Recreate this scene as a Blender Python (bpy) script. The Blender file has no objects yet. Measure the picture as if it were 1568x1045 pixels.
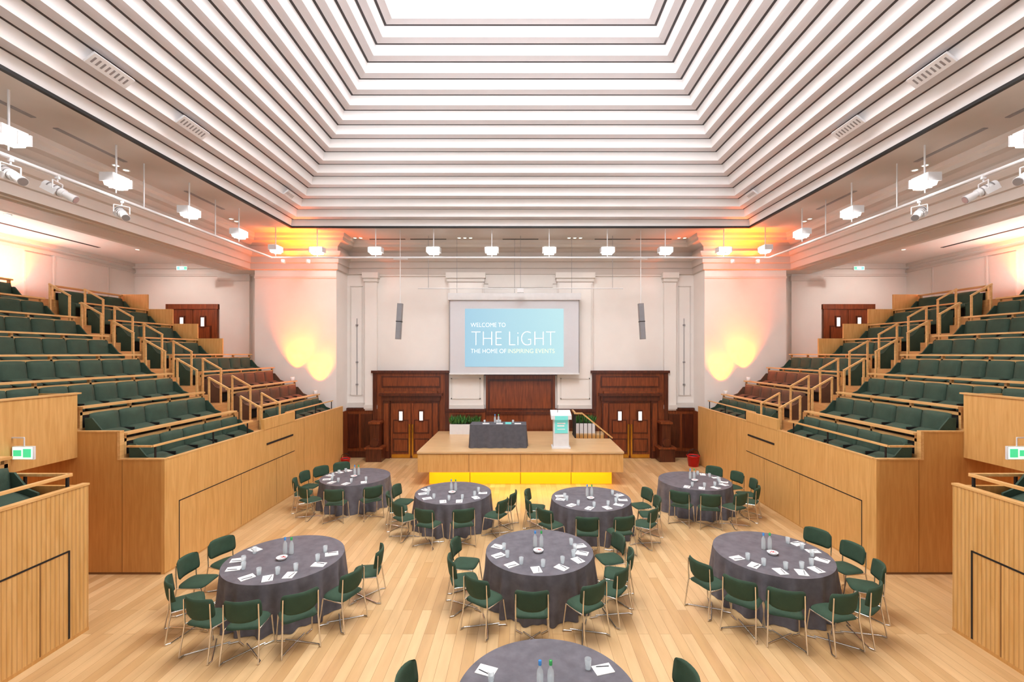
import bpy, bmesh, math, random
from mathutils import Vector, Matrix
random.seed(4)
pi=math.pi
scene=bpy.context.scene
try:
    scene.view_settings.view_transform='Standard'
except Exception: pass

# ---------------------------------------------------------------- materials
def srgb(r,g,b):
    f=lambda c:(c/255/12.92 if c/255<=0.04045 else ((c/255+0.055)/1.055)**2.4)
    return (f(r),f(g),f(b),1)
def base(name):
    m=bpy.data.materials.new(name); m.use_nodes=True
    nt=m.node_tree; b=nt.nodes['Principled BSDF']
    return m,nt,b
def plain(name,col,rough=.5,metal=0,var=.06,scale=6,bump=0,trans=0,alpha=1):
    m,nt,b=base(name)
    tc=nt.nodes.new('ShaderNodeTexCoord'); n=nt.nodes.new('ShaderNodeTexNoise')
    n.inputs['Scale'].default_value=scale; n.inputs['Detail'].default_value=4
    nt.links.new(tc.outputs['Object'],n.inputs['Vector'])
    r=nt.nodes.new('ShaderNodeValToRGB')
    r.color_ramp.elements[0].position=.3; r.color_ramp.elements[1].position=.7
    r.color_ramp.elements[0].color=tuple(c*(1-var) for c in col[:3])+(1,)
    r.color_ramp.elements[1].color=tuple(min(1,c*(1+var)) for c in col[:3])+(1,)
    nt.links.new(n.outputs['Fac'],r.inputs['Fac']); nt.links.new(r.outputs['Color'],b.inputs['Base Color'])
    b.inputs['Roughness'].default_value=rough; b.inputs['Metallic'].default_value=metal
    if trans: b.inputs['Transmission Weight'].default_value=trans
    if alpha<1: b.inputs['Alpha'].default_value=alpha
    if bump:
        bp=nt.nodes.new('ShaderNodeBump'); bp.inputs['Strength'].default_value=bump; bp.inputs['Distance'].default_value=.01
        n2=nt.nodes.new('ShaderNodeTexNoise'); n2.inputs['Scale'].default_value=scale*12
        nt.links.new(tc.outputs['Object'],n2.inputs['Vector'])
        nt.links.new(n2.outputs['Fac'],bp.inputs['Height']); nt.links.new(bp.outputs['Normal'],b.inputs['Normal'])
    return m
def emis(name,col,s,colbase=None):
    m,nt,b=base(name)
    b.inputs['Base Color'].default_value=col
    b.inputs['Emission Color'].default_value=col; b.inputs['Emission Strength'].default_value=s
    return m
def wood(name,c1,c2,rough=.4,stretch=(8,8,.7),ribs=0):
    m,nt,b=base(name); L=nt.links.new
    tc=nt.nodes.new('ShaderNodeTexCoord'); mp=nt.nodes.new('ShaderNodeMapping')
    mp.inputs['Scale'].default_value=stretch
    L(tc.outputs['Object'],mp.inputs['Vector'])
    n=nt.nodes.new('ShaderNodeTexNoise'); n.inputs['Scale'].default_value=2.2; n.inputs['Detail'].default_value=7; n.inputs['Distortion'].default_value=.6
    L(mp.outputs['Vector'],n.inputs['Vector'])
    r=nt.nodes.new('ShaderNodeValToRGB'); r.color_ramp.elements[0].position=.3; r.color_ramp.elements[1].position=.72
    r.color_ramp.elements[0].color=c1; r.color_ramp.elements[1].color=c2
    L(n.outputs['Fac'],r.inputs['Fac'])
    out=r.outputs['Color']
    if ribs:
        w=nt.nodes.new('ShaderNodeTexWave'); w.wave_type='BANDS'; w.bands_direction='Y'; w.inputs['Scale'].default_value=ribs
        L(tc.outputs['Object'],w.inputs['Vector'])
        mx=nt.nodes.new('ShaderNodeMixRGB'); mx.blend_type='MULTIPLY'; mx.inputs['Color2'].default_value=(.74,.68,.62,1)
        r2=nt.nodes.new('ShaderNodeValToRGB'); r2.color_ramp.elements[0].position=.0; r2.color_ramp.elements[1].position=.3
        r2.color_ramp.elements[0].color=(1,1,1,1); r2.color_ramp.elements[1].color=(0,0,0,1)
        L(w.outputs['Fac'],r2.inputs['Fac']); L(r2.outputs['Color'],mx.inputs['Fac']); L(out,mx.inputs['Color1']); out=mx.outputs['Color']
        bp=nt.nodes.new('ShaderNodeBump'); bp.inputs['Strength'].default_value=.6; bp.inputs['Distance'].default_value=.01
        L(w.outputs['Fac'],bp.inputs['Height']); L(bp.outputs['Normal'],b.inputs['Normal'])
    L(out,b.inputs['Base Color']); b.inputs['Roughness'].default_value=rough
    return m
WHITE=plain('white_plaster',srgb(236,231,227),.6,var=.015,scale=2)
TRIMW=plain('white_trim_paint',srgb(220,214,209),.45,var=.015)
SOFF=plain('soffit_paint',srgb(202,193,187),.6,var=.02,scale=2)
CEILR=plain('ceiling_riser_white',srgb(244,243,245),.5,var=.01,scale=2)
CEILU=plain('ceiling_underside_shaded',srgb(204,201,205),.6,var=.02,scale=2)  # same white as the risers, with underside shade put into the grey
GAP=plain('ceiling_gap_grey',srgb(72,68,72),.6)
BLACK=plain('shadow_gap_black',srgb(28,26,26),.6)
METW=plain('white_powdercoat',srgb(225,225,228),.35,var=.03)
GREYM=plain('grey_metal',srgb(150,150,155),.35,.5)
GREYP=plain('grey_paint',srgb(140,136,138),.5)
CHROME=plain('chrome',srgb(225,222,218),.15,1,var=.02)
BRASS=plain('brass',srgb(215,165,70),.25,1)
OAK=wood('oak_veneer',srgb(204,152,84),srgb(224,176,110),.38)
OAKD=wood('oak_veneer_end',srgb(190,136,72),srgb(208,156,90),.38)
OAKG=plain('oak_joint_dark',srgb(120,80,44),.5)
OAKH=wood('oak_rail',srgb(206,156,94),srgb(228,184,124),.35,(8,.7,8))
OAKR=wood('oak_ribbed',srgb(206,156,88),srgb(224,178,114),.4,ribs=5.2)
OAKT=wood('oak_stage_top',srgb(206,170,122),srgb(224,190,144),.3,(.7,8,8))
STEPM=wood('oak_tread',srgb(186,134,82),srgb(206,156,100),.4,(8,.7,8))
MAH=wood('mahogany',srgb(98,44,20),srgb(142,72,36),.3)
MAHD=wood('mahogany_dark',srgb(62,26,16),srgb(98,46,26),.28)
GREEN=plain('green_upholstery',srgb(48,70,56),.8,var=.14,scale=5,bump=.25)
BROWN=plain('brown_upholstery',srgb(92,62,44),.8,var=.14,scale=5,bump=.25)
GREENC=plain('green_wool',srgb(48,74,56),.85,var=.1,scale=9,bump=.2)
CLOTH=plain('charcoal_tablecloth',srgb(98,96,104),.75,var=.2,scale=7,bump=.2)
CLOTHD=plain('dark_grey_cloth',srgb(84,84,92),.8,var=.12,scale=9,bump=.2)
PAPER=plain('paper',srgb(250,250,250),.6,var=.01)
PEN=plain('pen_dark',srgb(50,50,60),.4)
GLASS=plain('glass',srgb(232,242,246),.04,var=.01,alpha=.34)
BLUEB=plain('bottle_blue',srgb(60,140,215),.15)
GREENB=plain('bottle_green',srgb(50,165,85),.15)
TEAL=emis('teal_sign',srgb(110,200,195),.4)
LEAF=plain('leaf_green',srgb(60,112,48),.6,var=.4,scale=20)
RED=plain('red_plastic',srgb(205,25,25),.4)
LAMP=emis('lamp_glow',(1,.95,.88,1),12)
DOWN=emis('downlight_glow',(1,.85,.6,1),8)
SKYL=emis('skylight_glazing',(1,1,1,1),6)
LED=emis('yellow_led_panel',srgb(250,190,12),.8)
GLOWW=emis('lit_glass',(1,.95,.9,1),1.2)
EXITG=emis('exit_green',srgb(70,215,150),.8)
EXITW=emis('exit_white',srgb(225,255,235),.9)
ORG=emis('orange_lens',(1,.4,.03,1),8)
SCRB=plain('screen_border',srgb(206,206,212),.7,var=.01)
CORR=plain('corridor_orange_wall',srgb(214,130,70),.6)

# floor
def floor_mat():
    m,nt,b=base('oak_floor_planks'); L=nt.links.new
    tc=nt.nodes.new('ShaderNodeTexCoord'); mp=nt.nodes.new('ShaderNodeMapping'); mp.inputs['Rotation'].default_value=(0,0,pi/2)
    L(tc.outputs['Object'],mp.inputs['Vector'])
    br=nt.nodes.new('ShaderNodeTexBrick'); br.inputs['Scale'].default_value=1
    br.inputs['Brick Width'].default_value=1.7; br.inputs['Row Height'].default_value=.16
    br.inputs['Mortar Size'].default_value=.0025; br.inputs['Mortar Smooth'].default_value=.2; br.offset=.37
    br.inputs['Color1'].default_value=srgb(198,158,108); br.inputs['Color2'].default_value=srgb(222,188,140); br.inputs['Mortar'].default_value=srgb(160,118,74)
    L(mp.outputs['Vector'],br.inputs['Vector'])
    mp2=nt.nodes.new('ShaderNodeMapping'); mp2.inputs['Scale'].default_value=(5,.8,1); L(tc.outputs['Object'],mp2.inputs['Vector'])
    n=nt.nodes.new('ShaderNodeTexNoise'); n.inputs['Scale'].default_value=1.5; n.inputs['Detail'].default_value=6; L(mp2.outputs['Vector'],n.inputs['Vector'])
    r=nt.nodes.new('ShaderNodeValToRGB'); r.color_ramp.elements[0].color=(.88,.86,.84,1); r.color_ramp.elements[1].color=(1.03,1.03,1.03,1)
    r.color_ramp.elements[0].position=.3; r.color_ramp.elements[1].position=.65
    L(n.outputs['Fac'],r.inputs['Fac'])
    mx=nt.nodes.new('ShaderNodeMixRGB'); mx.blend_type='MULTIPLY'; mx.inputs['Fac'].default_value=1
    L(br.outputs['Color'],mx.inputs['Color1']); L(r.outputs['Color'],mx.inputs['Color2']); L(mx.outputs['Color'],b.inputs['Base Color'])
    b.inputs['Roughness'].default_value=.34
    return m
FLOOR=floor_mat()

# ---------------------------------------------------------------- builder
class MB:
    def __init__(s,name,sx=1): s.n=name; s.v=[]; s.f=[]; s.m=[]; s.mats=[]; s.sx=sx; s.sm=[]
    def mi(s,mat):
        if mat not in s.mats: s.mats.append(mat)
        return s.mats.index(mat)
    def add(s,vs,fs,mat,smooth=False,M=None):
        o=len(s.v); i=s.mi(mat)
        for p in vs:
            p=Vector(p)
            if M is not None: p=M@p
            s.v.append(p)
        for f in fs: s.f.append([o+k for k in f]); s.m.append(i); s.sm.append(smooth)
    def box(s,x0,x1,y0,y1,z0,z1,mat,M=None):
        vs=[(x,y,z) for x in (x0,x1) for y in (y0,y1) for z in (z0,z1)]
        s.add(vs,[(0,1,3,2),(4,6,7,5),(0,4,5,1),(2,3,7,6),(0,2,6,4),(1,5,7,3)],mat,M=M)
    def tube(s,p0,p1,r,mat,n=8,r1=None,M=None):
        p0=Vector(p0); p1=Vector(p1); d=(p1-p0).normalized(); r1=r if r1 is None else r1
        a=Vector((0,0,1)) if abs(d.z)<.9 else Vector((1,0,0))
        u=d.cross(a).normalized(); w=d.cross(u)
        vs=[]
        for p,rr in((p0,r),(p1,r1)):
            for k in range(n):
                t=2*pi*k/n; vs.append(p+u*math.cos(t)*rr+w*math.sin(t)*rr)
        fs=[(k,(k+1)%n,n+(k+1)%n,n+k) for k in range(n)]
        s.add(vs,fs,mat,True,M); s.add(vs,[tuple(range(n)),tuple(range(n,2*n))],mat,False,M)
    def path(s,pts,r,mat,n=8,M=None):
        for a,b in zip(pts,pts[1:]): s.tube(a,b,r,mat,n,M=M)
    def beam(s,p0,p1,w,h,mat):
        p0=Vector(p0);p1=Vector(p1); d=(p1-p0).normalized()
        a=Vector((0,0,1)) if abs(d.z)<.95 else Vector((1,0,0))
        u=d.cross(a).normalized(); q=u.cross(d)
        vs=[p+u*i*w/2+q*j*h/2 for p in(p0,p1) for i,j in((-1,-1),(1,-1),(1,1),(-1,1))]
        s.add(vs,[(0,1,2,3),(4,5,6,7),(0,1,5,4),(1,2,6,5),(2,3,7,6),(3,0,4,7)],mat)
    def lathe(s,prof,mat,n=16,c=(0,0,0)):
        vs=[];k=len(prof)
        for i in range(n):
            t=2*pi*i/n
            for r,z in prof: vs.append((c[0]+r*math.cos(t),c[1]+r*math.sin(t),c[2]+z))
        fs=[(i*k+j,((i+1)%n)*k+j,((i+1)%n)*k+j+1,i*k+j+1) for i in range(n) for j in range(k-1)]
        s.add(vs,fs,mat,True)
    def pad(s,w,h,t,mat,M,curve=0,n=6,rc=.15):
        vs=[];
        for side in(-1,1):
            for i in range(n+1):
                for j in range(n+1):
                    u=-1+2*i/n; v=-1+2*j/n
                    x=w/2*u*(1-rc*.85*v**4*u*u); z=h/2*v*(1-rc*1.1*u**4*v*v)
                    e=max(abs(u),abs(v))**5
                    y=side*t/2*(1-.75*e)+curve*u*u
                    vs.append((x,y,z))
        N=(n+1)**2; fs=[]
        for sd in(0,1):
            for i in range(n):
                for j in range(n):
                    a=sd*N+i*(n+1)+j; fs.append((a,a+1,a+n+2,a+n+1))
        rim=[i*(n+1) for i in range(n+1)]+[n*(n+1)+j for j in range(1,n+1)]+[i*(n+1)+n for i in range(n-1,-1,-1)]+[j for j in range(n-1,0,-1)]
        for a,b in zip(rim,rim[1:]+rim[:1]): fs.append((a,b,N+b,N+a))
        s.add(vs,fs,mat,True,M)
    def mesh(s):
        me=bpy.data.meshes.new(s.n)
        vs=[(p.x*s.sx,p.y,p.z) for p in s.v]
        me.from_pydata(vs,[],s.f)
        for m in s.mats: me.materials.append(m)
        for p,i,sm in zip(me.polygons,s.m,s.sm): p.material_index=i; p.use_smooth=sm
        bm=bmesh.new(); bm.from_mesh(me); bmesh.ops.recalc_face_normals(bm,faces=bm.faces); bm.to_mesh(me); bm.free()
        return me
    def obj(s,loc=(0,0,0),rot=0,parent=None):
        return inst(s.n,s.mesh(),loc,rot,parent)
def inst(name,me,loc=(0,0,0),rot=0,parent=None):
    o=bpy.data.objects.new(name,me); scene.collection.objects.link(o)
    o.location=loc; o.rotation_euler=(0,0,rot)
    if parent: o.parent=parent
    return o
T=Matrix.Translation
def R(a,ax): return Matrix.Rotation(a,4,ax)

def sweep(mb,path,prof,mat):
    n=len(path); rings=[]
    for i in range(n):
        P=Vector(path[i]); ds=[]
        if i>0: ds.append((P-Vector(path[i-1])).normalized())
        if i<n-1: ds.append((Vector(path[i+1])-P).normalized())
        ns=[Vector((d.y,-d.x)) for d in ds]
        if len(ns)==2:
            b=(ns[0]+ns[1]); b=b/ (b.length_squared/2)
        else: b=ns[0]
        rings.append([(P.x+b.x*o,P.y+b.y*o,z) for o,z in prof])
    vs=[p for r in rings for p in r]; k=len(prof)
    fs=[(i*k+j,i*k+j+1,(i+1)*k+j+1,(i+1)*k+j) for i in range(n-1) for j in range(k-1)]
    mb.add(vs,fs,mat)

ZS=8.66; YB=18.4; YP=17.3; XB=10.3; XBO=11.6; XW=15.6; Y0=-3.0
# ---------------------------------------------------------------- floor
m=MB('floor'); m.box(-15.8,15.8,Y0,18.6,-.1,0,FLOOR); m.obj()

# ---------------------------------------------------------------- back wall
m=MB('wall_back')
m.box(-15.8,15.8,YB,YB+.2,0,9.2,WHITE)
m.obj()
for s in(-1,1):
    m=MB('wall_pier_left' if s<0 else 'wall_pier_right',s); m.box(7.0,10.1,YP,YB-.001,0,ZS,WHITE)
    m.box(6.985,10.115,YP-.03,YP,7.05,7.12,TRIMW)
    m.obj()
m=MB('trim_1')
for s in(-1,1):
    for a,b in((1.48,2.9),(5.76,6.24)):
        x0,x1=sorted((s*a,s*b))
        m.box(x0,x1,YB-.16,YB,1.9,7.4,WHITE)
        m.box(x0-.08,x1+.08,YB-.28,YB,7.2,7.42,TRIMW); m.box(x0-.04,x1+.04,YB-.22,YB,7.06,7.2,TRIMW)
        m.box(x0-.03,x1+.03,YB-.2,YB,1.96,2.12,TRIMW)
        if b-a>1:
            q=.12
            m.box(x0+q,x1-q,YB-.18,YB-.15,2.35,2.4,TRIMW); m.box(x0+q,x1-q,YB-.18,YB-.15,3.15,3.2,TRIMW)
            m.box(x0+q,x0+q+.04,YB-.18,YB-.15,2.35,3.2,TRIMW); m.box(x1-q-.04,x1-q,YB-.18,YB-.15,2.35,3.2,TRIMW)
            for xx in(x0+.02,x1-.07): m.box(xx,xx+.05,YB-.18,YB-.15,3.4,7.0,TRIMW)
    x0,x1=sorted((s*6.24,s*7.0))
    m.box(x0,x1,YB-.05,YB,2.0,2.2,TRIMW)
    x0,x1=sorted((s*2.9,s*5.76)); m.box(x0,x1,YB-.06,YB,7.3,7.42,TRIMW)
    for xx in(6.4,6.86):
        m.box(s*xx-.02,s*xx+.02,YB-.03,YB,2.5,6.9,TRIMW)
    a,b=sorted((s*6.38,s*6.88)); m.box(a,b,YB-.03,YB,2.48,2.52,TRIMW); m.box(a,b,YB-.03,YB,6.88,6.92,TRIMW)
m.box(-1.48,1.48,YB-.05,YB,7.0,7.42,TRIMW)
m.box(-1.3,1.3,YB-.08,YB,6.85,7.0,TRIMW)
m.obj()
m=MB('trim_2')
path=[(-XB,Y0),(-XB,YP),(-7.0,YP),(-7.0,YB),(7.0,YB),(7.0,YP),(XB,YP),(XB,Y0)]
prof=[(0,7.35),(.08,7.38),(.08,7.6),(.13,7.62),(.13,7.85),(.2,7.88),(.25,7.98),(.25,8.04),(.08,8.05),(.08,8.25),(.14,8.28),(.26,8.36),(.40,8.40),(.40,8.5),(.46,8.56),(.48,8.66)]
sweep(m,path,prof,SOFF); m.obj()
for s in(-1,1):
    m=MB('ceiling_beam',s); m.box(XB,XBO,Y0,YP+.05,7.38,ZS+.02,WHITE)
    m.box(XB+.3,XBO-.3,Y0,YP,7.35,7.39,TRIMW)
    m.box(10.1,XBO,YP+.05,YB,7.38,ZS,WHITE)
    m.obj()
    m=MB('wall_left' if s<0 else 'wall_right',s)
    m.box(XW,XW+.2,Y0,YB+.2,0,8.2,WHITE)
    for yy in (5,8,10.3,12.6,15.2,17.2):
        m.box(XW-.03,XW,yy,yy+.05,5.75,7.5,TRIMW)
    m.box(XW-.05,XW,Y0,YB,7.45,7.55,TRIMW)
    m.box(XW-.04,XW,14.3,15.1,5.95,7.4,TRIMW)
    m.obj()
    m=MB('gallery_ceiling',s); m.box(XBO,XW+.2,Y0,YB+.1,7.8,7.95,WHITE)
    m.box(XBO,XW,YB-.12,YB,7.6,7.8,TRIMW); m.box(XW-.12,XW,Y0,YB,7.68,7.8,TRIMW)
    m.box(14.3,14.4,12.5,15.5,7.79,7.8,BLACK)
    m.obj()
    m=MB('trim_3',s); m.box(10.9,12.1,YB-.1,YB,3.75,7.38,WHITE); m.box(10.85,12.15,YB-.16,YB,7.1,7.3,TRIMW)
    m.box(10.1,XW,YB-.05,YB,7.3,7.4,TRIMW); m.obj()

# ---------------------------------------------------------------- ceiling
m=MB('ceiling')
H0=8.1; YC=8.0; run=.33; rise=.25; NS=15
def ring(z,h,hh,mat,z2=None):
    z2=z if z2 is None else z2
    o=[(-h,YC-h,z),(h,YC-h,z),(h,YC+h,z),(-h,YC+h,z)]; i=[(-hh,YC-hh,z2),(hh,YC-hh,z2),(hh,YC+hh,z2),(-hh,YC+hh,z2)]
    m.add(o+i,[(k,(k+1)%4,4+(k+1)%4,4+k) for k in range(4)],mat)
m.box(-XB-.1,XB+.1,YC+H0,YB+.05,ZS,ZS+.06,SOFF); m.box(-XB-.1,XB+.1,Y0,YC-H0,ZS,ZS+.06,SOFF)
for s in(-1,1):
    x0,x1=sorted((s*H0,s*(XB+.1))); m.box(x0,x1,YC-H0,YC+H0,ZS,ZS+.06,SOFF)
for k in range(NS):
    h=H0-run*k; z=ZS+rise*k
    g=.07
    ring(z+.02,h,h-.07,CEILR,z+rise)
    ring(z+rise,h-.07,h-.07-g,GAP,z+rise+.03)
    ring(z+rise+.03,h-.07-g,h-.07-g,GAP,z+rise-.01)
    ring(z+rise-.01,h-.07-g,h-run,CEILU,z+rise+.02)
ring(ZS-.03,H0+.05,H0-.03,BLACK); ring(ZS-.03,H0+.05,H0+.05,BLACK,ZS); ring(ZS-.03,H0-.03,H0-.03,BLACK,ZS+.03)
ht=H0-run*NS; zt=ZS+rise*NS
ring(zt,ht,ht,CEILR,zt+1.2)
m.obj()
m=MB('window_1'); m.box(-ht,ht,YC-ht,YC+ht,zt+1.2,zt+1.25,SKYL)
for k in range(-2,3):
    m.box(k*1.1-.03,k*1.1+.03,YC-ht,YC+ht,zt+1.12,zt+1.2,TRIMW); m.box(-ht,ht,YC+k*1.1-.03,YC+k*1.1+.03,zt+1.12,zt+1.2,TRIMW)
m.obj()
vm=MB('ceiling_air_vent')
vm.box(-.12,.12,-.40,.40,-.02,.02,METW)
for k in range(8): vm.box(-.06,.06,-.35+k*.09,-.35+k*.09+.035,-.023,-.019,GREYP)
vme=vm.mesh()
ang=math.atan2(rise,run)
for s in(-1,1):
    for d in(5.8,8.1,10.15,14.4):
        t=.80; o=inst('ceiling_air_vent',vme,(s*(H0-t),d,ZS+t*rise/run-.04)); o.rotation_euler=(0,s*ang,0)
        if d>14: o.scale=(.8,.6,1)
dm=MB('recessed_downlight'); dm.lathe([(0,-.004),(.06,-.004),(.06,-.012),(.085,-.012),(.085,0)],METW,14)
dm.lathe([(0,-.006),(.058,-.006)],DOWN,14)
dme=dm.mesh()
for x in(-6.4,-2.15,2.1,6.35):
    for k in(-1,0,1): inst('recessed_downlight',dme,(x+k*.22,17.6,ZS))
for s in(-1,1):
    for d in(4.6,10.8,15.1):
        for k in(0,1): inst('recessed_downlight',dme,(s*9.6,d+k*.28,ZS))
    inst('recessed_downlight',dme,(s*13.3,15.8,7.8)); inst('recessed_downlight',dme,(s*13.3,11.8,7.8))
m=MB('linear_air_diffuser')
for x in(-5.2,-3.6,0,3.6,5.2): m.box(x-.7,x+.7,17.75,17.82,ZS-.012,ZS,BLACK)
for s in(-1,1):
    for d in(3,7,9,12.5): m.box(s*9.2-.05,s*9.2+.05,d,d+1.6,ZS-.012,ZS,GREYP)
m.obj()

# ---------------------------------------------------------------- mahogany panelling & doors
def dbl_door(name,xc,y,z0,w,h,dark=MAHD,s=1,brass=True):
    m=MB(name)
    for sd in(-1,1):
        x0,x1=sorted((xc+sd*.01,xc+sd*w/2))
        m.box(x0,x1,y-.06,y,z0,z0+h,MAH)
        ww=(x1-x0)
        for za,zb in((.12,.42),(.50,.80)):
            m.box(x0+.1,x1-.1,y-.08,y-.06,z0+za*h*.9,z0+zb*h*.9-.04,dark)
            m.box(x0+.15,x1-.15,y-.09,y-.08,z0+za*h*.9+.05,z0+zb*h*.9-.09,MAH)
        vx=xc+sd*ww*.5
        m.box(vx-.11,vx+.11,y-.1,y-.06,z0+.66*h,z0+.88*h,MAHD)
        m.box(vx-.065,vx+.065,y-.105,y-.1,z0+.69*h,z0+.85*h,GLOWW)
        if brass:
            m.box(xc+sd*.06-.035,xc+sd*.06+.035,y-.10,y-.06,z0+.05*h,z0+.62*h,BRASS)
            m.box(x0+.04,x1-.04,y-.075,y-.06,z0+.02,z0+.16,BRASS)
    return m.obj()
for s in(-1,1):
    m=MB('wood_panelling',s)
    m.box(5.86,6.98,YB-.1,YB,0,1.96,MAH); m.box(5.86,6.98,YB-.15,YB,1.9,1.99,MAHD); m.box(5.86,6.98,YB-.14,YB,0,.25,MAHD)
    m.box(5.95,6.4,YB-.13,YB-.1,.4,1.75,MAHD); m.box(6.5,6.95,YB-.13,YB-.1,.4,1.75,MAHD)
    m.box(6.93,6.985,YP,YB-.15,0,1.9,MAH)
    m.box(2.88,5.88,YB-.18,YB,0,3.42,MAH); m.box(2.8,5.96,YB-.26,YB,3.4,3.5,MAHD)
    m.box(2.86,3.02,YB-.22,YB-.18,0,3.4,MAHD); m.box(5.74,5.9,YB-.22,YB-.18,0,3.4,MAHD)
    m.box(3.2,5.56,YB-.2,YB-.18,2.82,3.28,MAHD); m.box(3.26,5.5,YB-.215,YB-.2,2.88,3.22,MAH)
    dc=4.36
    for sd in(-1,1):
        a,b=sorted((dc+sd*.84,dc+sd*1.12)); m.box(a,b,YB-.3,YB-.18,0,2.35,MAHD); m.box(a+.05,b-.05,YB-.33,YB-.3,.3,2.2,MAH)
    m.box(dc-1.16,dc+1.16,YB-.34,YB-.18,2.3,2.5,MAHD); m.box(dc-1.25,dc+1.25,YB-.42,YB-.18,2.5,2.6,MAHD)
    m.box(dc-1.05,dc+1.05,YB-.36,YB-.18,2.6,2.68,MAH)
    m.box(1.4,2.95,YB-.2,YB,0,1.9,MAH); m.box(1.36,2.97,YB-.26,YB,1.86,1.97,MAHD); m.box(1.55,2.75,YB-.23,YB-.2,1.2,1.75,MAHD)
    m.obj()
    dbl_door('door_1' if s<0 else 'door_2',s*4.36,YB-.18,0,1.64,2.2)
    m=MB('newel_plinth',s)
    m.box(5.35,5.95,17.5,18.05,0,.5,MAHD); m.box(5.3,6.0,17.45,18.07,.5,.56,MAH); m.box(5.48,5.82,17.62,18.0,.56,1.45,MAHD)
    m.box(5.42,5.88,17.56,18.05,1.45,1.53,MAH); m.tube((5.65,17.55,.72),(5.65,17.9,.72),.16,MAHD,14); m.obj()
    dbl_door('door_3' if s<0 else 'door_4',s*13.2,YB-.01,3.76,1.7,2.2,brass=False)
    m=MB('trim_4' if s<0 else 'trim_5',s)
    m.box(12.2,12.35,YB-.1,YB,3.76,6.13,MAH); m.box(14.05,14.2,YB-.1,YB,3.76,6.13,MAH); m.box(12.15,14.25,YB-.13,YB,5.97,6.17,MAH); m.obj()
m=MB('centre_wood_panel')
m.box(-1.39,1.39,YB-.12,YB,0,3.4,MAH); m.box(-1.45,1.45,YB-.2,YB,3.3,3.42,MAHD)
m.box(-1.3,1.3,YB-.14,YB-.12,1.9,3.15,MAHD); m.box(-1.22,1.22,YB-.16,YB-.14,1.98,3.07,MAH); m.box(-1.35,1.35,YB-.17,YB-.12,1.74,1.84,MAHD)
m.obj()

# ---------------------------------------------------------------- stage
m=MB('stage')
SW=3.23
m.box(-SW,SW,14.3,16.5,.45,1.04,OAK); m.box(-SW,2.0,16.5,18.0,.45,1.04,OAK); m.box(2.0,SW,17.5,18.0,0,1.04,OAK)
m.box(-SW-.02,SW+.02,14.27,16.5,1.04,1.1,OAKT); m.box(-SW-.02,2.0,16.5,18.05,1.04,1.1,OAKT); m.box(2.0,SW,17.5,18.05,1.04,1.1,OAKT)
m.box(-SW+.3,SW-.3,14.62,16.4,.0,.46,LED); m.box(-SW+.3,2.0,16.4,18.0,0,.46,OAKD)
for x in(-1.62,0,1.62): m.box(x-.006,x+.006,14.293,14.3,.47,1.04,OAKG)
for x in(-1.62,0,1.62): m.box(x-.008,x+.008,14.612,14.62,.0,.45,OAKG)
m.box(-SW,SW,14.293,14.3,1.02,1.04,OAKG)
for i in range(6): m.box(2.0+.2*i,2.2+.2*i,16.55,17.5,0,.92-.16*i,OAKT)
m.obj()
m=MB('stage_handrail')
def hr(x): return 2.0-(max(0,x-2.25))*.82
for k in range(9):
    x=2.0+.15*k; zb=max(.1,1.1-max(0,x-2.2)*.8)
    m.tube((x,16.6,zb if x>2.1 else 1.1),(x,16.6,hr(x)),.013,BLACK,6)
m.beam((1.95,16.6,2.0),(2.25,16.6,2.0),.07,.05,OAKH); m.beam((2.25,16.6,2.0),(3.35,16.6,hr(3.35)),.07,.05,OAKH)
m.beam((3.3,16.6,0),(3.3,16.6,hr(3.3)),.05,.05,BLACK)
m.beam((2.0,16.6,1.1),(2.0,16.6,2.0),.05,.05,BLACK); m.beam((2.0,16.6,1.12),(2.0,17.4,1.12),.05,.03,BLACK)
for k in range(6): m.tube((2.0,16.75+.13*k,1.1),(2.0,16.75+.13*k,2.0),.012,BLACK,6)
m.beam((2.0,16.6,2.0),(2.0,17.5,2.0),.06,.05,OAKH)
m.obj()

def drape_rect(name,w,d,h,loc,mat):
    m=MB(name); n=44
    pts=[]
    def edge(a,b,k):
        for i in range(k): pts.append((a[0]+(b[0]-a[0])*i/k,a[1]+(b[1]-a[1])*i/k))
    c=[(-w/2,-d/2),(w/2,-d/2),(w/2,d/2),(-w/2,d/2)]
    edge(c[0],c[1],n);edge(c[1],c[2],16);edge(c[2],c[3],n);edge(c[3],c[0],16)
    N=len(pts); rows=8; vs=[]
    for r in range(rows+1):
        f=r/rows
        for i,(x,y) in enumerate(pts):
            nx,ny=(0,-1) if y<=-d/2+1e-6 else (0,1) if y>=d/2-1e-6 else ((1,0) if x>0 else(-1,0))
            a=.022*f*math.sin(i*.9+math.sin(i*.21))+.012*f*math.sin(i*.37+1)
            vs.append((x+nx*(a+.03*f),y+ny*(a+.03*f),h*(1-f)+.004))
    fs=[(r*N+i,r*N+(i+1)%N,(r+1)*N+(i+1)%N,(r+1)*N+i) for r in range(rows) for i in range(N)]
    m.add(vs,fs,mat,True); m.add([vs[i] for i in range(N)],[tuple(range(N))],mat)
    return m.obj(loc)
drape_rect('speaker_table',1.85,.7,.75,(-.73,15.2,1.1),CLOTHD)

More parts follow.
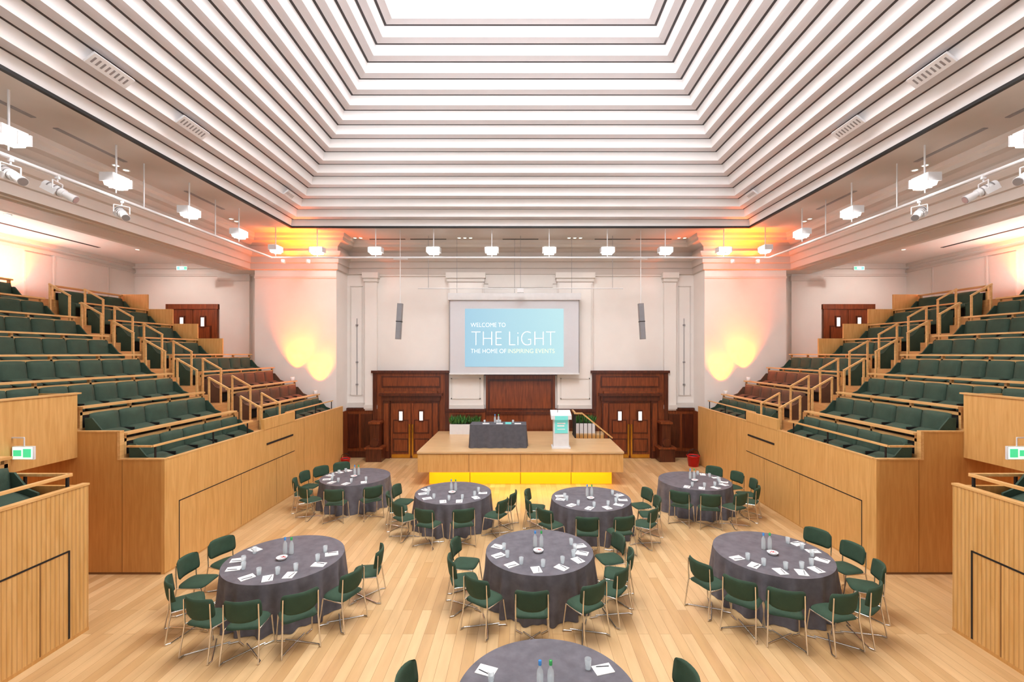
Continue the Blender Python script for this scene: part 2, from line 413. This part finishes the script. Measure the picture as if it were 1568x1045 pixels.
def bottle(name,cap):
    m=MB(name)
    m.lathe([(0,0),(.035,0),(.036,.02),(.036,.16),(.03,.19),(.014,.22),(.013,.26)],GLASS,14)
    m.lathe([(0,.01),(.034,.01),(.034,.13),(0,.13)],GLASS,12)
    m.lathe([(.017,.24),(.017,.285),(0,.285)],cap,12)
    return m.mesh()
botB=bottle('water_bottle',BLUEB); botG=bottle('water_bottle_green',GREENB)
gm=MB('drinking_glass'); gm.lathe([(0,.004),(.028,.004),(.036,.11),(.038,.11),(.031,0),(0,0)],GLASS,14); gme=gm.mesh()
for x in(-1.2,-.78,-.68,-.25): inst('drinking_glass',gme,(x,15.2,1.855))
for x,b in((-.86,botB),(-.74,botG)): inst('water_bottle',b,(x,15.32,1.855))
m=MB('name_card')
for x in(-1.25,-.8,-.2): m.box(x,x+.22,15.0,15.06,0,.03,PAPER)
m.box(-.5,-.3,15.0,15.1,0,.05,TEAL); m.obj((0,0,1.855))
m=MB('lectern')
m.box(-.3,.3,-.25,.25,0,.05,METW); m.box(-.25,.25,-.2,.2,.05,1.0,METW)
m.add([(-.33,-.28,.95),(.33,-.28,.95),(.33,.26,1.05),(-.33,.26,1.05),(-.33,-.28,1.08),(.33,-.28,1.08),(.33,.26,1.2),(-.33,.26,1.2)],[(0,1,2,3),(4,5,6,7),(0,1,5,4),(1,2,6,5),(2,3,7,6),(3,0,4,7)],METW)
m.box(-.21,.21,-.215,-.2,.5,1.0,TEAL); m.box(-.21,.21,-.295,-.28,.94,1.07,TEAL)
m.box(-.13,.13,-.222,-.215,.8,.84,PAPER); m.box(-.13,.1,-.222,-.215,.72,.76,PAPER); m.box(-.13,.12,-.222,-.215,.62,.64,PAPER)
m.tube((-.1,.0,1.15),(-.1,-.05,1.4),.008,BLACK,6)
m.obj((1.32,14.95,1.1))
def planter(loc,w):
    m=MB('potted_plant_trough'); m.box(-w/2,w/2,-.16,.16,0,.38,METW); m.box(-w/2+.03,w/2-.03,-.13,.13,.38,.385,BLACK)
    for k in range(int(240*w)):
        x=random.uniform(-w/2,w/2); y=random.uniform(-.15,.15); z=.38; a=random.uniform(0,2*pi); l=random.uniform(.16,.38); t=random.uniform(.1,.7)
        d=Vector((math.cos(a)*math.sin(t),math.sin(a)*math.sin(t),math.cos(t))); sd=Vector((-math.sin(a),math.cos(a),0))*.03
        p=Vector((x,y,z)); m.add([p,p+d*l*.5+sd,p+d*l,p+d*l*.5-sd],[(0,1,2,3)],LEAF)
    m.obj(loc)
planter((-2.15,17.5,1.1),1.1); planter((2.5,17.72,1.1),.75)
for s,xx,sc in((-1,6.5,1.0),(1,6.42,1.35)):
    m=MB('fire_bucket',s); m.lathe([(0,0),(.13,0),(.17,.3),(.18,.3),(.18,.28)],RED,16); m.lathe([(0,.05),(.15,.27)],BLACK,16)
    m.path([(-.17,0,.28),(-.12,0,.42),(0,0,.47),(.12,0,.42),(.17,0,.28)],.01,BLACK,6); o=m.obj((s*xx,16.9,0)); o.scale=(sc,sc,sc)

# ---------------------------------------------------------------- projection screen
m=MB('projection_screen')
cx=-.23; ys=17.85
x0,x1=cx-2.56,cx+2.54
m.box(x0,x1,ys,ys+.02,3.4,6.3,SCRB); m.box(x0-.05,x1+.05,ys-.07,ys+.1,6.28,6.55,METW); m.box(x0,x1,ys-.02,ys+.04,3.36,3.42,METW)
for x in(x0,x1-.03): m.box(x,x+.03,ys-.003,ys+.001,3.4,6.3,GREYP)
for x in(x0+.3,x1-.3,cx): m.tube((x,ys,6.55),(x,ys,ZS-.0),.008,GREYM,6)
scr=m.obj()
im,nt,b=base('screen_image'); tc=nt.nodes.new('ShaderNodeTexCoord'); sp=nt.nodes.new('ShaderNodeSeparateXYZ'); r=nt.nodes.new('ShaderNodeValToRGB')
nt.links.new(tc.outputs['Generated'],sp.inputs['Vector']); nt.links.new(sp.outputs['X'],r.inputs['Fac'])
r.color_ramp.elements[0].color=srgb(166,212,234); r.color_ramp.elements[1].color=srgb(194,238,244)
b.inputs['Base Color'].default_value=(0.02,.02,.02,1); nt.links.new(r.outputs['Color'],b.inputs['Emission Color']); b.inputs['Emission Strength'].default_value=.93
px=lambda X:(X-797)*17.85/697
pz=lambda Y:4.2+(541-Y)*17.85/697
m=MB('projected_image'); m.box(px(712),px(863),ys-.012,ys-.002,pz(562),pz(473),im); m.obj(parent=scr)
TXW=emis('text_white',(1,1,1,1),1.0); TXY=emis('text_yellow',srgb(240,238,180),.95)
def text(body,x0,x1,yb,h,mat,off):
    c=bpy.data.curves.new('tmp','FONT'); c.body=body; c.offset=off; o=bpy.data.objects.new('tmp',c); scene.collection.objects.link(o)
    bpy.context.view_layer.update()
    me=bpy.data.meshes.new_from_object(o.evaluated_get(bpy.context.evaluated_depsgraph_get())); bpy.data.objects.remove(o)
    xs=[v.co.x for v in me.vertices]; zs=[v.co.y for v in me.vertices]
    W=max(xs)-min(xs); Hh=max(zs)-min(zs)
    for v in me.vertices:
        X=(v.co.x-min(xs))/W*(px(x1)-px(x0))+px(x0); Z=(v.co.y-min(zs))/Hh*h+pz(yb); v.co=(X,ys-.016,Z)
    me.materials.clear(); me.materials.append(mat); return inst('screen_text',me,parent=scr)
text('WELCOME TO',721,774,501,.16,TXW,-.022)
text('THE LiGHT',722,850,529,.54,TXW,-.03)
text('THE HOME OF',721,775,541,.16,TXW,-.022)
text('INSPIRING EVENTS',778,849,541,.16,TXY,-.022)
m=MB('projector_bar'); m.tube((-3.9,17.3,6.66),(3.9,17.3,6.66),.02,METW)
for x in(-3.5,0.0,3.5): m.tube((x,17.3,6.66),(x,17.3,ZS),.008,GREYM,6)
m.box(-.12,.12,17.2,17.4,6.5,6.64,METW); m.obj()
for s in(-1,1):
    m=MB('column_speaker',s); 
    M=T((4.4,16.5,5.35))@R(-.06,'Y')
    m.box(-.09,.09,-.07,.1,-.65,.65,GREYP,M); m.box(-.075,.075,-.075,-.07,-.62,.62,GREYM,M)
    m.box(-.1,.1,-.08,.11,-.02,.01,BLACK,M)
    m.tube((4.36,16.5,6.0),(4.36,16.5,7.6),.012,METW,6); m.box(4.1,4.6,16.46,16.54,7.6,7.66,METW); m.tube((4.36,16.5,7.6),(4.36,16.5,ZS),.01,METW,6); m.obj()
for s in(-1,1):
    m=MB('wall_conduit',s); m.tube((6.6,YB-.03,2.5),(6.6,YB-.03,5.6),.012,GREYM,6)
    for z in(2.9,3.8,5.3): m.box(6.56,6.64,YB-.06,YB,z,z+.06,GREYP)
    m.obj()

# ---------------------------------------------------------------- lighting ring
m=MB('lighting_bar')
ZB=7.6
m.path([(-8.85,-.5,ZB),(-8.85,16.2,ZB),(8.85,16.2,ZB),(8.85,-.5,ZB),(-8.85,-.5,ZB)],.035,METW,10)  # near-end run is added out of view to carry a fill light
for s in(-1,1):
    for d in(0,3.5,7.1,10.7,13.2): m.tube((s*8.85,d,ZB),(s*8.85,d,ZS),.015,METW,8)
m.obj()
pm=MB('pendant_lamp')
pm.tube((0,0,.12),(0,0,.79),.018,METW,8)
pm.box(-.2,.2,-.12,.12,.1,.135,METW)
pm.add([(-.22,-.14,.1),(.22,-.14,.1),(.22,.14,.1),(-.22,.14,.1),(-.17,-.1,-.12),(.17,-.1,-.12),(.17,.1,-.12),(-.17,.1,-.12)],[(0,1,2,3),(4,5,6,7),(0,1,5,4),(1,2,6,5),(2,3,7,6),(3,0,4,7)],LAMP)
pm.box(-.012,.012,-.15,.15,-.13,.1,METW); pm.box(-.25,-.22,-.14,.14,-.06,.12,METW); pm.box(.22,.25,-.14,.14,-.06,.12,METW)
pm.tube((0,0,-.12),(0,0,-.24),.01,METW,6)
pme=pm.mesh()
lamps=[(x,16.35,0) for x in(-7.3,-5.2,-3.12,-1.03,1.03,3.12,5.2,7.3)]
for s in(-1,1):
    lamps+=[(s*8.66,d,pi/2) for d in(16.1,14,11.9,9.75,7.7,5.6,3.5)]
for x,y,r_ in lamps:
    inst('pendant_lamp',pme,(x,y,7.87),r_)
    ld=bpy.data.lights.new('pendant_light','SPOT'); ld.energy=39; ld.spot_size=2.6; ld.spot_blend=.8; ld.shadow_soft_size=.1; ld.color=(1,.95,.89)
    o=bpy.data.objects.new('pendant_light',ld); scene.collection.objects.link(o); o.location=(x,y,7.55)
    tgt=Vector((x*.55,8+(y-8)*.6,0)); o.rotation_euler=(tgt-o.location).to_track_quat('-Z','Y').to_euler()
sm=MB('stage_spotlight')
sm.box(-.03,.03,-.03,.03,-.04,.05,METW)
sm.path([(-.14,0,-.26),(-.14,0,-.1),(.14,0,-.1),(.14,0,-.26)],.012,METW,6); sm.tube((0,0,-.1),(0,0,0),.015,METW,6)
M=T((0,0,-.26))@R(-.5,'X')
sm.tube((0,-.22,0),(0,.12,0),.085,METW,14,M=M); sm.tube((0,.12,0),(0,.32,0),.062,METW,14,.08,M=M); sm.box(-.1,.1,-.2,.04,-.1,.0,METW,M); sm.tube((0,.321,0),(0,.33,0),.07,GREYM,14,M=M)
for z in(-.15,-.05,.03): sm.tube((0,z,0),(0,z+.02,0),.092,GREYP,14,M=M)
sme=sm.mesh()
for s in(-1,1):
    for d,r_ in((7.2,.5),(7.9,.2),(8.7,-.3),(10.1,.6),(5.5,.3),(4.3,0)):
        inst('stage_spotlight',sme,(s*8.85,d,ZB-.03),s*(pi/2+r_))

# ---------------------------------------------------------------- seating banks
F0=1.75; RD=.85; RR=.5; XF=6.75
fl=lambda r:F0+RR*r
xf=lambda r:XF+RD*r
def seatrow(name,s,r,ya,yb,mat=GREEN):
    m=MB(name,s); n=max(1,int((yb-ya)/.54)); w=(yb-ya)/n
    xb=xf(r+1); z=fl(r)
    for i in range(n):
        yc=ya+w*(i+.5)
        M=T((xb-.15,yc,z+.54))@R(.13,'Y')@R(pi/2,'Z')
        m.pad(w-.014,.50,.10,mat,M,0,6,.05)
        M=T((xb-.37,yc,z+.36))@R(-.35,'Y')@R(pi/2,'Z')@R(pi/2,'X')
        m.pad(w-.03,.36,.11,mat,M,0,5,.12)
        m.box(xb-.46,xb-.15,ya+w*i-.008,ya+w*i+.008,z+.02,z+.42,BLACK)
    for yy in(ya-.01,yb+.01):
        m.add([(xb-.55,yy-.015,z),(xb-.1,yy-.015,z),(xb-.06,yy-.015,z+.7),(xb-.2,yy-.015,z+.7),(xb-.4,yy-.015,z+.46),(xb-.55,yy-.015,z+.4),
               (xb-.55,yy+.015,z),(xb-.1,yy+.015,z),(xb-.06,yy+.015,z+.7),(xb-.2,yy+.015,z+.7),(xb-.4,yy+.015,z+.46),(xb-.55,yy+.015,z+.4)],
              [(0,1,2,3,4,5),(6,7,8,9,10,11)]+[(k,(k+1)%6,6+(k+1)%6,6+k) for k in range(6)],mat)
    m.box(xb-.45,xb-.14,ya+.05,yb-.05,z+.02,z+.28,BLACK)
    return m.obj()
VY0,VY1=6.9,8.63; AY0,AY1=12.1,13.2; NEAR=-1.5
for s in(-1,1):
    m=MB('seating_terrace',s)
    for r in range(8):
        x0,x1=xf(r),xf(r+1); z=fl(r)
        yend=17.25 if r<4 else 15.5
        if r<2:
            m.box(x0+(.07 if r==0 else 0),x1,VY1+.07,yend,0,z,STEPM)
            m.box(x0-(.13 if r==0 else 0),x1,NEAR,VY0-.07,0,z,STEPM)
        else:
            m.box(x0,x1,VY1+.07,yend,0,z,STEPM); m.box(x0,x1,VY0-.04,VY1+.07,2.25,z,STEPM); m.box(x0,x1,NEAR,VY0-.04,0,z,STEPM)
        if r<7: m.box(x1-.3,x1,AY0+.05,AY1-.05,z,z+.25,STEPM)
    m.box(xf(8),XW-.01,NEAR,15.5,2.25,fl(8),STEPM); m.box(xf(8),XW-.01,VY1+.07,15.5,0,2.25,STEPM)
    m.box(xf(4),XW-.01,15.5,YB-.17,0,3.75,STEPM)
    m.box(12.5,12.6,VY0-.1,VY1+.1,0,2.25,CORR)
    bank=m.obj()
    def rail(r,ya,yb):
        m=MB('row_rail',s); xb=xf(r+1)+.02; z=fl(r)+.92
        m.box(xb-.09,xb+.09,ya,yb,z-.04,z,OAKH); m.box(xb-.025,xb+.03,ya,yb,z-.17,z-.11,OAKH)
        n=max(1,round((yb-ya)/1.1))
        for i in range(n+1):
            y=ya+.03+(yb-ya-.06)*i/n; m.box(xb-.025,xb+.03,y-.025,y+.025,fl(r+1) if r<7 else fl(r)+.3,z-.03,OAKH)
        m.box(xb-.005,xb+.01,ya+.02,yb-.02,fl(r)+.4,z-.2,BLACK)
        return m.obj(parent=bank)
    m=MB('oak_front_panelling',s)
    m.box(XF,XF+.06,VY1,17.3,0,2.17,OAK)
    m.box(XF-.005,XF+.08,VY1+.09,17.3,2.165,2.185,OAKH)
    m.box(XF-.01,XF+.07,11.95,13.6,2.17,2.46,OAK)
    m.box(XF-.004,XF+.001,9.0,13.6,1.27,1.29,BLACK); m.box(XF-.004,XF+.001,8.99,9.01,0.06,1.29,BLACK)
    m.box(XF-.012,XF+.001,12.1,13.5,1.75,1.80,BLACK)
    for yy in(11.0,12.6,14.2,15.7): m.box(XF-.002,XF+.001,yy,yy+.008,0.05,2.15 if yy>13 else 1.27,OAKG)
    m.box(XF-.004,XF+.001,VY1,17.3,0,.03,OAKD)
    m.box(XF+.06,xf(1),VY1,VY1+.06,0,2.17,OAKD); m.box(xf(1),xf(2)+.02,VY1,VY1+.06,0,2.7,OAKD); m.box(xf(2)+.02,12.45,VY1,VY1+.06,0,2.24,OAKD)
    m.box(XF-.005,xf(1)-.02,VY1-.01,VY1+.08,2.171,2.195,OAKH); m.box(xf(1)-.015,xf(2),VY1-.01,VY1+.08,2.7,2.72,OAKH)
    m.box(xf(1)-.015,xf(1)+.04,VY1-.01,VY1+.08,2.17,2.7,OAKH)
    m.box(7.55,7.556,VY1-.003,VY1,0.03,2.17,OAKG); m.box(XF+.07,8.42,VY1-.004,VY1,.0,.04,OAKG)
    m.obj(parent=bank)
    m=MB('passage_parapet',s)
    m.box(8.4,8.46,VY0-.3,VY1-.002,2.22,3.43,OAK); m.box(8.38,8.5,VY0-.3,VY1+.06,3.42,3.45,OAKH)
    m.box(8.47,9.25,VY1,VY1+.06,2.25,3.43,OAKD)
    m.obj(parent=bank)
    m=MB('near_bank_panelling',s)
    XN=6.55
    m.box(XN,XN+.06,NEAR,VY0,0,2.2,OAKR); m.box(XN+.06,12.45,VY0-.06,VY0,0,2.2,OAKD)
    m.box(XN-.01,XN+.1,NEAR,VY0+.01,2.2,2.23,OAKH)
    m.box(XN-.006,XN+.001,3.0,6.6,1.31,1.335,BLACK); m.box(XN-.006,XN+.001,6.59,6.615,.05,1.33,BLACK)
    m.box(XN-.004,XN+.001,6.2,6.21,.05,1.31,OAKG); m.box(XN-.004,XN+.001,5.2,5.21,.05,1.31,OAKG)
    m.box(XN-.004,XN+.001,NEAR,VY0,0,.05,OAKD)
    m.obj(parent=bank)
    m=MB('front_handrail',s)
    m.beam((7.02,VY1+.05,2.42),(7.02,11.9,2.42),.05,.035,OAKH)
    m.beam((7.02,13.6,2.42),(7.02,17.0,2.42),.05,.035,OAKH)
    m.beam((7.02,VY1+.05,2.42),(7.5,VY1+.05,2.42),.05,.035,OAKH)
    for y in(8.75,10.4,11.7,14.2,15.6,16.9): m.beam((7.02,y,1.75),(7.02,y,2.41),.025,.025,BLACK)
    m.beam((6.72,NEAR,2.38),(6.72,VY0-.1,2.38),.06,.04,OAKH); m.beam((6.72,VY0-.1,2.38),(8.2,VY0-.1,2.38),.06,.04,OAKH)
    for y in(2,4,5.5,6.75): m.beam((6.72,y,1.75),(6.72,y,2.37),.03,.03,BLACK)
    for x in(7.4,8.1): m.beam((x,VY0-.1,1.75),(x,VY0-.1,2.37),.03,.03,BLACK)
    m.obj(parent=bank)
    for r in range(8):
        ya=VY1+.15 if r<2 else (2.0)
        seatrow('auditorium_seat_row',s,r,ya,AY0-.1)
        rail(r,VY1+.09 if r<2 else 2.0,AY0)
        if r<2:
            seatrow('auditorium_seat_row',s,r,2.2,VY0-.25); rail(r,2.2,VY0-.15) 
        ye=16.85 if r<4 else 15.35
        seatrow('auditorium_seat_row',s,r,AY1+.1,ye,BROWN if r in(1,2) else GREEN)
        rail(r,AY1,17.1 if r<4 else 15.45)
        if r<7:
            m=MB('aisle_handrail',s)
            for y in(AY0+.06,AY1-.06):
                xa=xf(r)+.2; xb=xf(r)+.72; za=fl(r)+.98; zb=fl(r)+1.3
                m.beam((xa,y,fl(r)),(xa,y,za),.035,.045,OAKH); m.beam((xb,y,fl(r)),(xb,y,zb),.035,.045,OAKH)
                m.beam((xa-.02,y,za),(xb+.02,y,zb),.05,.04,OAKH)
            m.obj(parent=bank)
    m=MB('landing_balustrade',s)
    for r in range(4,8): m.box(xf(r),xf(r+1)+.05,15.5,15.55,3.75,fl(r)+.95,OAK)
    m.obj(parent=bank)
    m=MB('exit_sign',s)
    m.tube((8.2,7.52,2.66),(8.2,7.52,2.8),.01,METW,6); m.beam((8.2,7.52,2.8),(8.4,7.52,2.8),.02,.02,METW)
    m.box(8.03,8.38,7.5,7.54,2.44,2.66,METW); m.box(8.04,8.37,7.495,7.5,2.45,2.65,EXITW); m.box(8.06,8.19,7.49,7.495,2.48,2.62,EXITG); m.box(8.22,8.35,7.49,7.495,2.5,2.6,EXITG)
    m.obj()
    m=MB('exit_sign',s); m.box(12.45,12.85,17,17.03,7.3,7.45,METW); m.box(12.47,12.83,16.995,17,7.32,7.43,EXITG); m.box(12.57,12.73,16.99,16.995,7.34,7.41,EXITW); m.tube((12.65,17.01,7.45),(12.65,17.01,7.8),.01,METW,6); m.obj()

# ---------------------------------------------------------------- orange uplights
um=MB('uplighter'); um.lathe([(0,0),(.06,0),(.07,.02),(.07,.14),(.06,.14)],METW,14); um.lathe([(0,.13),(.06,.13)],ORG,14); ume=um.mesh()
def spot(loc,tgt,e,col,size,blend=.6,soft=.05,name='uplight'):
    ld=bpy.data.lights.new(name,'SPOT'); ld.energy=e; ld.color=col; ld.spot_size=size; ld.spot_blend=blend; ld.shadow_soft_size=soft
    o=bpy.data.objects.new(name,ld); scene.collection.objects.link(o); o.location=loc
    o.rotation_euler=(Vector(tgt)-Vector(loc)).to_track_quat('-Z','Y').to_euler()
OC=(1,.13,.0)
for s in(-1,1):
    for X,Z in((7.62,2.67),(8.47,3.17)):
        inst('uplighter',ume,(s*X,16.9,Z)); spot((s*X,16.9,Z+.16),(s*X,17.25,Z+1.35),1150,OC,1.25,1)
    inst('uplighter',ume,(s*15.25,13.9,5.75)); spot((s*15.2,13.9,5.92),(s*15.5,13.9,7.4),1300,OC,1.35,1)
    for X in(7.7,8.6):
        inst('uplighter',ume,(s*X,16.5,ZB-.15)); spot((s*X,16.5,ZB+.05),(s*X,16.85,ZS),330,OC,2.3,1)
    spot((s*13.3,15.8,7.7),(s*13.3,18.2,5.0),160,(1,.94,.88),2.0,.8,name='gallery_downlight')

# ---------------------------------------------------------------- tables and chairs
def cloth_table(seed):
    rnd=random.Random(seed); m=MB('round_banquet_table'); N=200; rows=10; Rr=.93; vs=[]
    ph=[rnd.uniform(0,6.28) for _ in range(4)]
    for r in range(rows+1):
        f=r/rows
        for i in range(N):
            t=2*pi*i/N
            w=math.sin(17*t+ph[0]+1.1*math.sin(3*t+ph[1]))+.5*math.sin(29*t+ph[2]+.8*math.sin(2*t))
            a=.052*min(1,f*1.25)**1.1*w+ .03*f
            z=.755-(.75)*f
            rr=Rr if r==0 else Rr+.006+a
            vs.append((rr*math.cos(t),rr*math.sin(t),z if r else .757))
    fs=[(r*N+i,r*N+(i+1)%N,(r+1)*N+(i+1)%N,(r+1)*N+i) for r in range(rows) for i in range(N)]
    m.add(vs,fs,CLOTH,True)
    m.add([vs[i] for i in range(N)],[tuple(range(N))],CLOTH)
    return m.mesh()
tme=[cloth_table(i) for i in range(3)]
cm=MB('conference_chair')
cm.pad(.47,.44,.06,GREENC,T((0,0,.46))@R(pi/2,'X'),-.015,8)
cm.pad(.50,.31,.045,GREENC,T((0,-.245,.70))@R(.14,'X'),.08,8)
for s in(-1,1):
    x=s*.23
    cm.path([(x*.98,-.215,.80),(x,-.21,.62),(x,-.20,.44),(x*1.08,-.27,.012),(x*1.05,-.2,.01),(-x*.55,.2,.01)],.011,CHROME,8)
    cm.path([(x,-.20,.44),(x*.98,.18,.435),(x*1.05,.24,.012)],.011,CHROME,8)
    cm.tube((x*1.05,.24,.012),(x*.6,.15,.012),.011,CHROME,8)
cm.tube((-.23,-.05,.43),(.23,-.05,.43),.01,CHROME,6)
cme=cm.mesh()
bw=MB('mint_bowl'); bw.lathe([(0,.005),(.05,.005),(.085,.04),(.09,.04),(.06,0),(0,0)],METW,16)
for k in range(10):
    a=k*2.4; bw.tube((.035*math.cos(a),.035*math.sin(a),.02),(.035*math.cos(a)+.02,.035*math.sin(a),.035),.01,RED if k%3==0 else PAPER,6)
bwme=bw.mesh()
tables=[
 (.27,4.55,[172,10,215,325]),
 (.33,7.95,[172,200,228,262,298,326,350,14]),
 (-3.96,7.67,[160,188,217,250,278,304,334,7]),
 (4.33,7.86,[197,223,250,277,301,335,5,31]),
 (-1.66,11.25,[168,192,222,256,288,325,352]),
 (1.67,10.8,[168,192,222,256,290,322,350,18]),
 (-4.6,12.7,[125,150,175,203,235,268,305]),
 (4.7,12.3,[235,262,292,325,350,20,50]),
]
for ti,(tx,ty,angs) in enumerate(tables):
    inst('round_banquet_table',tme[ti%3],(tx,ty,0),ti*1.1)
    for a in angs:
        a=math.radians(a+random.uniform(-2,2)); rr=1.30+random.uniform(0,.04)
        inst('conference_chair',cme,(tx+rr*math.cos(a),ty+rr*math.sin(a),0),a+pi/2+random.uniform(-.12,.12))
    pads=MB('notepad_set'); gl=MB('drinking_glass_set')
    al=list(angs)
    if ti==0: al=[150,195,235,275,315,350,30]
    for k,a in enumerate(al):
        a=math.radians(a+random.uniform(-4,4))
        M=T((.74*math.cos(a),.74*math.sin(a),0))@R(a+pi/2+random.uniform(-.5,.5),'Z')
        pads.box(-.075,.075,-.105,.105,0,.008,PAPER,M); pads.tube((.02,-.08,.012),(.05,.06,.012),.005,PEN,5,M=M)
        b=a+.16; gl.lathe([(0,.004),(.028,.004),(.036,.11),(.038,.11),(.031,0),(0,0)],GLASS,12,(.62*math.cos(b),.62*math.sin(b),0))
    pads.obj((tx,ty,.758)); gl.obj((tx,ty,.758))
    inst('water_bottle',botG,(tx+.04,ty+.12,.758)); inst('water_bottle',botB,(tx-.07,ty+.12,.758)); inst('mint_bowl',bwme,(tx-.02,ty-.08,.758))

# ---------------------------------------------------------------- lights
def area(name,loc,tgt,sx,sy,e,col=(1,1,1)):
    ld=bpy.data.lights.new(name,'AREA'); ld.shape='RECTANGLE'; ld.size=sx; ld.size_y=sy; ld.energy=e; ld.color=col
    o=bpy.data.objects.new(name,ld); scene.collection.objects.link(o); o.location=loc
    o.rotation_euler=(Vector(tgt)-Vector(loc)).to_track_quat('-Z','Y').to_euler(); return o
area('skylight_daylight',(0,YC,zt+1.1),(0,YC,0),6,6,850,(.98,.985,1))
def orient(o,xax,d):
    zax=-Vector(d).normalized(); xax=Vector(xax); yax=zax.cross(xax); o.rotation_euler=Matrix((xax,yax,zax)).transposed().to_euler()
for s in(-1,1):
    o=area('gallery_fill_light',(s*14.6,9,6.1),(s*14.6,9,8),.5,11,210,(1,.98,.96)); o.rotation_euler=(pi,0,0)  # unseen fill added to brighten the gallery ceiling, no fitting modelled
    area('passage_light',(s*10.5,7.7,2.2),(s*10.5,7.7,0),1,.5,25,(1,.6,.3))
    # fill lights added along the bar to brighten the upper opposite slope
    o=area('bar_fill_light',(s*8.75,8,ZB+.1),(0,8,12),14,.15,105,(.98,.985,1)); orient(o,(0,1,0),(-s*12.2,0,5.2)); o.data.spread=math.radians(50)
o=area('bar_fill_light',(0,-.4,ZB+.1),(0,8,12),14,.15,150,(.98,.985,1)); orient(o,(1,0,0),(0,12.2,5.4)); o.data.spread=math.radians(46)  # unseen near-end fill, added to light the far ceiling slope
area('stage_led_wash',(0,14.6,.38),(0,13.9,0),5.6,.12,26,(1,.60,.02))
w=bpy.data.worlds.new('world'); scene.world=w; w.use_nodes=True
w.node_tree.nodes['Background'].inputs['Color'].default_value=(1,.99,.985,1); w.node_tree.nodes['Background'].inputs['Strength'].default_value=1.0

cam=bpy.data.cameras.new('camera'); co=bpy.data.objects.new('camera',cam); scene.collection.objects.link(co)
co.location=(0,0,4.2); co.rotation_euler=(pi/2,0,0); cam.sensor_width=36; cam.lens=16; cam.shift_x=-13/1568; cam.shift_y=18.5/1568; cam.clip_end=200
scene.camera=co
